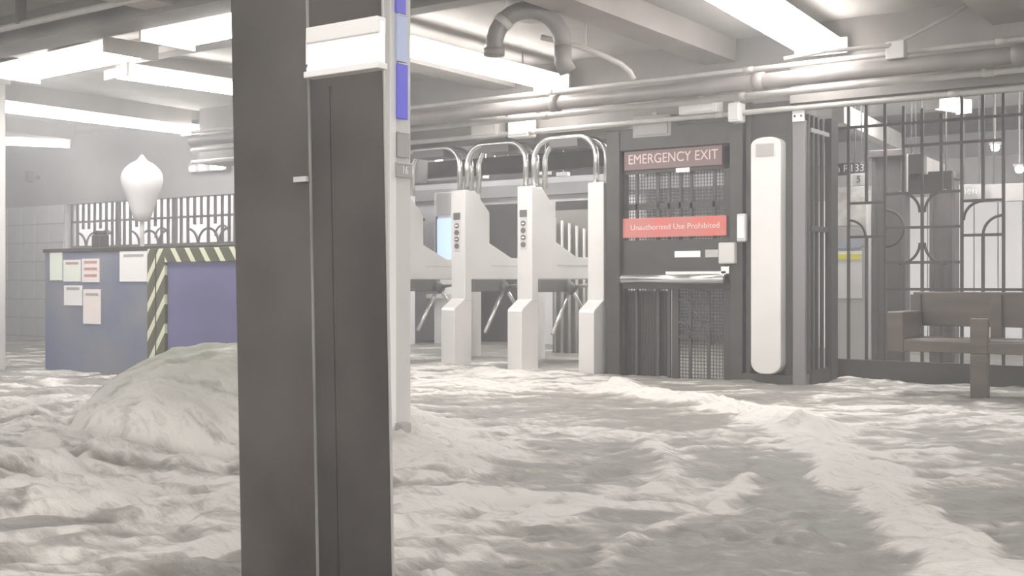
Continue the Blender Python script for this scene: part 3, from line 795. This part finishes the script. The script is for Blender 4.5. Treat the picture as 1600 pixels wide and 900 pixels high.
# ------------------------------------------------------------------ bench
Yf, Yb = 7.80, 8.30
xl = XatY(1388, Yf + .03); xr = xl + 2.9
bn = root('bench', (xl, Yf, 0)); tag(bn, 'brown wooden bench with arm blocks standing in the flood water', 'bench')
L = xr - xl
zs = onY(1450, 530, Yf).z; zbt, zbb = onY(1500, 456, Yb).z, onY(1500, 510, Yb).z
link('seat_plank', B((.03, .02, zs - .05), (L, .24, zs)), M_wood, bn, bevel=.006)
link('seat_plank', B((.03, .25, zs - .05), (L, .44, zs)), M_wood, bn, bevel=.006)
link('seat_apron', B((.03, .0, zs - .085), (L, .03, zs - .01)), M_wood, bn, bevel=.004)
link('backrest', B((.03, Yb - Yf, zbb), (L, Yb - Yf + .045, zbt)), M_wood, bn, bevel=.006)
za_ = onY(1400, 487, Yf).z
xm = XatY(1531, Yf)
for i, x in enumerate((0, xm - xl - .06, 2*(xm - xl - .06))):
    link('arm_block', B((x, -.008, zs - .09), (x + .11, .46 if i == 0 else .05, za_ if i == 0 else za_ - .035)), M_wood, bn, bevel=.008)
    link('back_post', B((x + .02, Yb - Yf - .03, zs - .08), (x + .09, Yb - Yf + .0, zbt - .02)), M_wood, bn)
for x in ((xm - xl - .06), 2*(xm - xl - .06)):
    link('leg', B((x, -.008, 0), (x + .11, .06, zs - .088)), M_wood, bn, bevel=.008)

# ------------------------------------------------------------------ flood water
def vnoise(x, y, seed):
    xi = np.floor(x).astype(np.int64); yi = np.floor(y).astype(np.int64)
    fx = x - xi; fy = y - yi
    fx = fx*fx*fx*(fx*(fx*6-15)+10); fy = fy*fy*fy*(fy*(fy*6-15)+10)
    def h(a, b):
        n = (a*374761393 + b*668265263 + seed*982451653) & 0x7fffffff
        n = ((n ^ (n >> 13)) * 1274126177) & 0x7fffffff
        return ((n ^ (n >> 16)) & 0xffff) / 65535.0
    return (h(xi, yi)*(1-fx) + h(xi+1, yi)*fx)*(1-fy) + (h(xi, yi+1)*(1-fx) + h(xi+1, yi+1)*fx)*fy
def fbm(x, y, seed, octs=4, gain=.5):
    s = 0; a = 1; t_ = 0
    for o in range(octs):
        s = s + a*vnoise(x*2**o + 17.3*o, y*2**o - 9.1*o, seed + o); t_ += a; a *= gain
    return s/t_
st = .024
gx = np.arange(-13.5, 2.6, st); gy = np.arange(.9, 14.9, st)
GX, GY = np.meshgrid(gx, gy)
XC = GX*CO + GY*SI; DD = -GX*SI + GY*CO
inside = (DD > 1.5) & (np.abs(XC) < DD*.50 + .5)
def wpt(px, py): v = onZ(px, py, ZW); return v.x, v.y
def segdist(poly):
    d = np.full(GX.shape, 1e9); tt = np.zeros(GX.shape)
    P_ = [wpt(*q) for q in poly]
    for i in range(len(P_)-1):
        (ax_, ay_), (bx_, by_) = P_[i], P_[i+1]
        vx, vy = bx_-ax_, by_-ay_; L2 = vx*vx+vy*vy
        u_ = np.clip(((GX-ax_)*vx + (GY-ay_)*vy)/L2, 0, 1)
        dd = np.hypot(GX-ax_-u_*vx, GY-ay_-u_*vy)
        m_ = dd < d; d[m_] = dd[m_]; tt[m_] = (i+u_[m_])/(len(P_)-1)
    return d, tt
wx = (fbm(GX*1.3, GY*1.3, 3) - .5); wy = (fbm(GX*1.3, GY*1.3, 11) - .5)
# base chop; XC stretched so ripples run across the view
big = fbm(XC*.5, DD*.8, 21, 3) - .5
mid = 1 - np.abs(2*fbm(XC*1.5 + wx*1.2, DD*2.6 + wy*1.2, 31, 4) - 1)*1.6
fine = 1 - np.abs(2*fbm(XC*5 + wx*4, DD*11 + wy*4, 41, 3, .6) - 1)*1.5
Z = (fbm(XC*3.2 + wx*3, DD*6 + wy*3, 37, 4, .6) - .5)*.05 + big*.04 + (mid - .6)*(.012 + .020/(1 + np.exp((XC + .3)*1.6))) + (fine - .6)*.012
leftm = 1/(1 + np.exp((XC + .3)*1.6))           # rougher toward the left
Z = Z*(1 + .9*leftm*(DD < 9))
foam = np.zeros(GX.shape)
def blob(px, py, rx, rd, amp):
    x_, y_ = wpt(px, py); xc_ = x_*CO + y_*SI; d_ = -x_*SI + y_*CO
    return amp*np.exp(-(((XC - xc_ + wx*.5)/rx)**2 + ((DD - d_ + wy*.6)/rd)**2))
for bb in ((700, 690, .75, 1.1, 1.0), (660, 600, .9, 1.1, .8), (760, 790, .6, .32, .9), (930, 780, .45, .22, .75), (1060, 720, .22, .35, .6), (860, 600, .8, .8, .75),
           (120, 640, 1.6, 1.0, .6), (250, 700, 1.5, .9, .85), (60, 800, 1.2, .7, .5), (300, 840, .8, .4, .5), (1400, 640, 1.0, .55, .72), (1320, 680, .5, .7, .7), (1540, 660, .8, .7, .5),
           (1300, 600, .9, .9, .5), (1500, 610, 1.0, 1.0, .5), (1420, 720, .5, .5, .35), (1560, 720, .5, .5, .4), (1120, 800, .35, .3, .3), (1560, 840, .35, .30, .7), (640, 870, .4, .3, .6), (1480, 760, .5, .5, .35),
           (1050, 660, .5, .5, -.35), (940, 710, .6, .25, -.35), (1170, 850, .5, .6, -.5), (1310, 820, .3, .5, -.6), (1230, 750, .25, .5, -.5), (800, 860, .6, .15, -.2), (60, 625, .7, .4, -.45), (860, 622, .25, .12, -.6)):
    foam = foam + blob(*bb)
def ridge(poly, wd, h, fo, taper=(1, 1), jag=.12):
    global Z, foam
    d, tt = segdist(poly)
    d = d + (fbm(GX*3.2, GY*3.2, 71) - .5)*jag*2.2
    d = np.maximum(d, 0)
    kk = taper[0]*(1-tt) + taper[1]*tt
    lump = .25 + 1.6*np.abs(fbm(GX*5 + wx*4, GY*5 + wy*4, 81, 5, .75) - .2)
    Z = Z + h*kk*lump*np.exp(-(d/wd)**2)
    foam = foam + fo*np.exp(-(d/(wd*1.15))**3)
ridge([(940, 606), (1000, 618), (1060, 626), (1130, 636), (1200, 655), (1250, 680)], .17, .085, 2.2, (.9, .8))
ridge([(1235, 672), (1290, 712), (1350, 755), (1410, 812), (1470, 855), (1530, 895), (1600, 945), (1680, 1000)], .13, .05, 2.6, (.8, 1.0))
ridge([(1120, 690), (1180, 684), (1205, 700), (1200, 725), (1160, 760), (1120, 790), (1060, 812), (1000, 830), (960, 860), (930, 900)], .035, .018, .75, (1, 1), .07)
ridge([(1010, 690), (1040, 715), (1050, 745), (1020, 770)], .04, .016, .7, (1, 1), .05)
ridge([(1190, 800), (1235, 815), (1245, 840), (1200, 850)], .04, .016, .7, (1, 1), .05)
ridge([(1440, 640), (1520, 665), (1600, 690)], .12, .03, .5)
ridge([(600, 580), (700, 575), (800, 585), (900, 592)], .22, .05, .6)
ridge([(620, 650), (640, 700), (660, 740)], .28, .06, .9)
# the surge on the left: a dome whose near side breaks into foam
pk = onD(395, 560, 5.5); pxc = pk.x*CO + pk.y*SI
ex = (XC - pxc)/.80; ed = (DD - 5.5)/.95
ex = np.where(XC > pxc, (XC - pxc)/.62, ex)
rr2 = ex**2 + ed**2
dome = np.sqrt(np.clip(1 - rr2, 0, 1))
rough = fbm(XC*4 + wx*2, DD*4, 91, 4)
dn = np.clip((5.35 - DD)/.7, 0, 1)
Z = Z*(1 - .6*(dome > 0)) + .50*dome*(1 - .38*dn) + dome*dn*(rough - .5)*.30
# lower shelf of churning water in front of it
Z = Z + .12*np.exp(-(((XC + 1.9)/1.0)**2 + ((DD - 4.45)/.55)**2))*(.5 + rough)
Z = Z + .07*np.exp(-(((XC + 2.6)/.8)**2 + ((DD - 6.2)/.8)**2))*(.4 + rough)
foam = foam + .8*dn*dome + .45*np.exp(-(((XC + 1.9)/1.1)**2 + ((DD - 4.6)/.6)**2)) - .35*(dome*(1 - dn)) 
# gather the mask: broken lace of foam
lace = 1 - np.abs(2*fbm(XC*3.0 + wx*3, DD*4.6 + wy*3, 51, 4) - 1)*2.0
patch = fbm(XC*2.4 + wx*2, DD*4.2 + wy*2, 61, 4)
spk = fbm(XC*9 + wx*5, DD*16, 65, 3)
base_ = .20 + .26*leftm
strk = fbm(XC*2.2 + wx*3, DD*11 + wy*4, 67, 4, .6)
fm = foam*.50 + (strk - .5)*1.1 + base_ + (lace - .55)*.42 + (patch - .5)*.8 + (spk - .5)*.55
fm = np.clip((fm - .32)/.62, 0, 1)
Z = Z + fm*.010 + fm*(fbm(XC*9 + wx*6, DD*18, 99, 2) - .5)*.03
Z = np.where(DD > 8.5, Z*.55, Z) if False else Z*np.clip(1.25 - DD/16, .4, 1)
Z = ZW + Z
idx = -np.ones(GX.shape, dtype=np.int64)
q_in = inside[:-1, :-1] & inside[1:, :-1] & inside[:-1, 1:] & inside[1:, 1:]
use = np.zeros(GX.shape, bool)
use[:-1, :-1] |= q_in; use[1:, :-1] |= q_in; use[:-1, 1:] |= q_in; use[1:, 1:] |= q_in
idx[use] = np.arange(use.sum())
verts = np.stack([GX[use], GY[use], Z[use]], 1).astype(np.float32)
qa, qb, qc, qd = idx[:-1, :-1][q_in], idx[:-1, 1:][q_in], idx[1:, 1:][q_in], idx[1:, :-1][q_in]
quads = np.stack([qa, qb, qc, qd], 1).astype(np.int32)
me = bpy.data.meshes.new('flood_water')
me.vertices.add(len(verts)); me.vertices.foreach_set('co', verts.ravel())
me.loops.add(quads.size); me.loops.foreach_set('vertex_index', quads.ravel())
me.polygons.add(len(quads)); me.polygons.foreach_set('loop_start', np.arange(0, quads.size, 4, dtype=np.int32))
me.update(calc_edges=True)
me.polygons.foreach_set('use_smooth', np.ones(len(quads), bool))
at = me.attributes.new('foam', 'FLOAT', 'POINT'); at.data.foreach_set('value', fm[use].astype(np.float32))
yg = (dome*(1 - dn))[use].astype(np.float32)
at = me.attributes.new('surge', 'FLOAT', 'POINT'); at.data.foreach_set('value', yg)
mw = bpy.data.materials.new('churning flood water'); mw.use_nodes = True; nt = mw.node_tree; b = nt.nodes['Principled BSDF']
a1 = nt.nodes.new('ShaderNodeAttribute'); a1.attribute_name = 'foam'
a2 = nt.nodes.new('ShaderNodeAttribute'); a2.attribute_name = 'surge'
tc = nt.nodes.new('ShaderNodeTexCoord'); mp = nt.nodes.new('ShaderNodeMapping')
mp.inputs['Rotation'].default_value = (0, 0, -TH); mp.inputs['Scale'].default_value = (1, 3.2, 1)
nt.links.new(tc.outputs['Object'], mp.inputs[0])
n1 = nt.nodes.new('ShaderNodeTexNoise'); n1.inputs['Scale'].default_value = 8; n1.inputs['Detail'].default_value = 8
n1.inputs['Roughness'].default_value = .68; n1.inputs['Distortion'].default_value = .6
nt.links.new(mp.outputs[0], n1.inputs[0])
ad = nt.nodes.new('ShaderNodeMath'); ad.operation = 'MULTIPLY_ADD'; ad.inputs[1].default_value = 2.0; ad.inputs[2].default_value = -1.02
nt.links.new(n1.outputs[0], ad.inputs[0])
su = nt.nodes.new('ShaderNodeMath'); su.operation = 'ADD'; su.use_clamp = True
nt.links.new(a1.outputs['Fac'], su.inputs[0]); nt.links.new(ad.outputs[0], su.inputs[1])
cr = nt.nodes.new('ShaderNodeValToRGB')
cr.color_ramp.elements[0].position = .05; cr.color_ramp.elements[0].color = (.225, .212, .185, 1)
cr.color_ramp.elements[1].position = .95; cr.color_ramp.elements[1].color = (.66, .635, .595, 1)
e_ = cr.color_ramp.elements.new(.40); e_.color = (.33, .31, .275, 1)
nt.links.new(su.outputs[0], cr.inputs[0])
mx = nt.nodes.new('ShaderNodeMixRGB'); mx.inputs[2].default_value = (.36, .37, .285, 1)
ms = nt.nodes.new('ShaderNodeMath'); ms.operation = 'MULTIPLY'; ms.inputs[1].default_value = .7
nt.links.new(a2.outputs['Fac'], ms.inputs[0]); nt.links.new(ms.outputs[0], mx.inputs[0])
nt.links.new(cr.outputs[0], mx.inputs[1]); nt.links.new(mx.outputs[0], b.inputs['Base Color'])
ro = nt.nodes.new('ShaderNodeMapRange'); ro.inputs['To Min'].default_value = .36; ro.inputs['To Max'].default_value = .75
nt.links.new(su.outputs[0], ro.inputs['Value']); nt.links.new(ro.outputs[0], b.inputs['Roughness'])
bp_ = nt.nodes.new('ShaderNodeBump'); bp_.inputs['Strength'].default_value = .55; bp_.inputs['Distance'].default_value = .025
nt.links.new(n1.outputs[0], bp_.inputs['Height']); nt.links.new(bp_.outputs[0], b.inputs['Normal'])
me.materials.append(mw)
wo = bpy.data.objects.new('flood_water', me); col.objects.link(wo)
tag(wo, 'churning brown grey flood water covering the whole floor, with white foam', 'water', kind='stuff')

# ------------------------------------------------------------------ haze
if HAZE_D > 0:
    hz = link('mist', B((-20.1, -2.9, -.05), (5.9, 15.1, ZCEIL + .05)), mat('unused', (1, 1, 1)))
    mh = bpy.data.materials.new('spray mist'); mh.use_nodes = True; nt = mh.node_tree; nt.nodes.clear()
    o_ = nt.nodes.new('ShaderNodeOutputMaterial'); v_ = nt.nodes.new('ShaderNodeVolumePrincipled')
    v_.inputs['Color'].default_value = (.93, .92, .92, 1); v_.inputs['Density'].default_value = HAZE_D
    v_.inputs['Anisotropy'].default_value = .2
    tc_ = nt.nodes.new('ShaderNodeTexCoord'); sx_ = nt.nodes.new('ShaderNodeSeparateXYZ'); mr_ = nt.nodes.new('ShaderNodeMapRange')
    mr_.interpolation_type = 'SMOOTHSTEP'
    mr_.inputs['From Min'].default_value = -5.5; mr_.inputs['From Max'].default_value = -9.5
    mr_.inputs['To Min'].default_value = HAZE_D; mr_.inputs['To Max'].default_value = HAZE_D + .05
    nt.links.new(tc_.outputs['Object'], sx_.inputs[0]); nt.links.new(sx_.outputs[0], mr_.inputs['Value'])
    nt.links.new(mr_.outputs[0], v_.inputs['Density'])
    nt.links.new(v_.outputs[0], o_.inputs['Volume'])
    hz.data.materials.clear(); hz.data.materials.append(mh)
    tag(hz, 'thin pale mist of spray filling the flooded station hall', 'mist', kind='stuff')
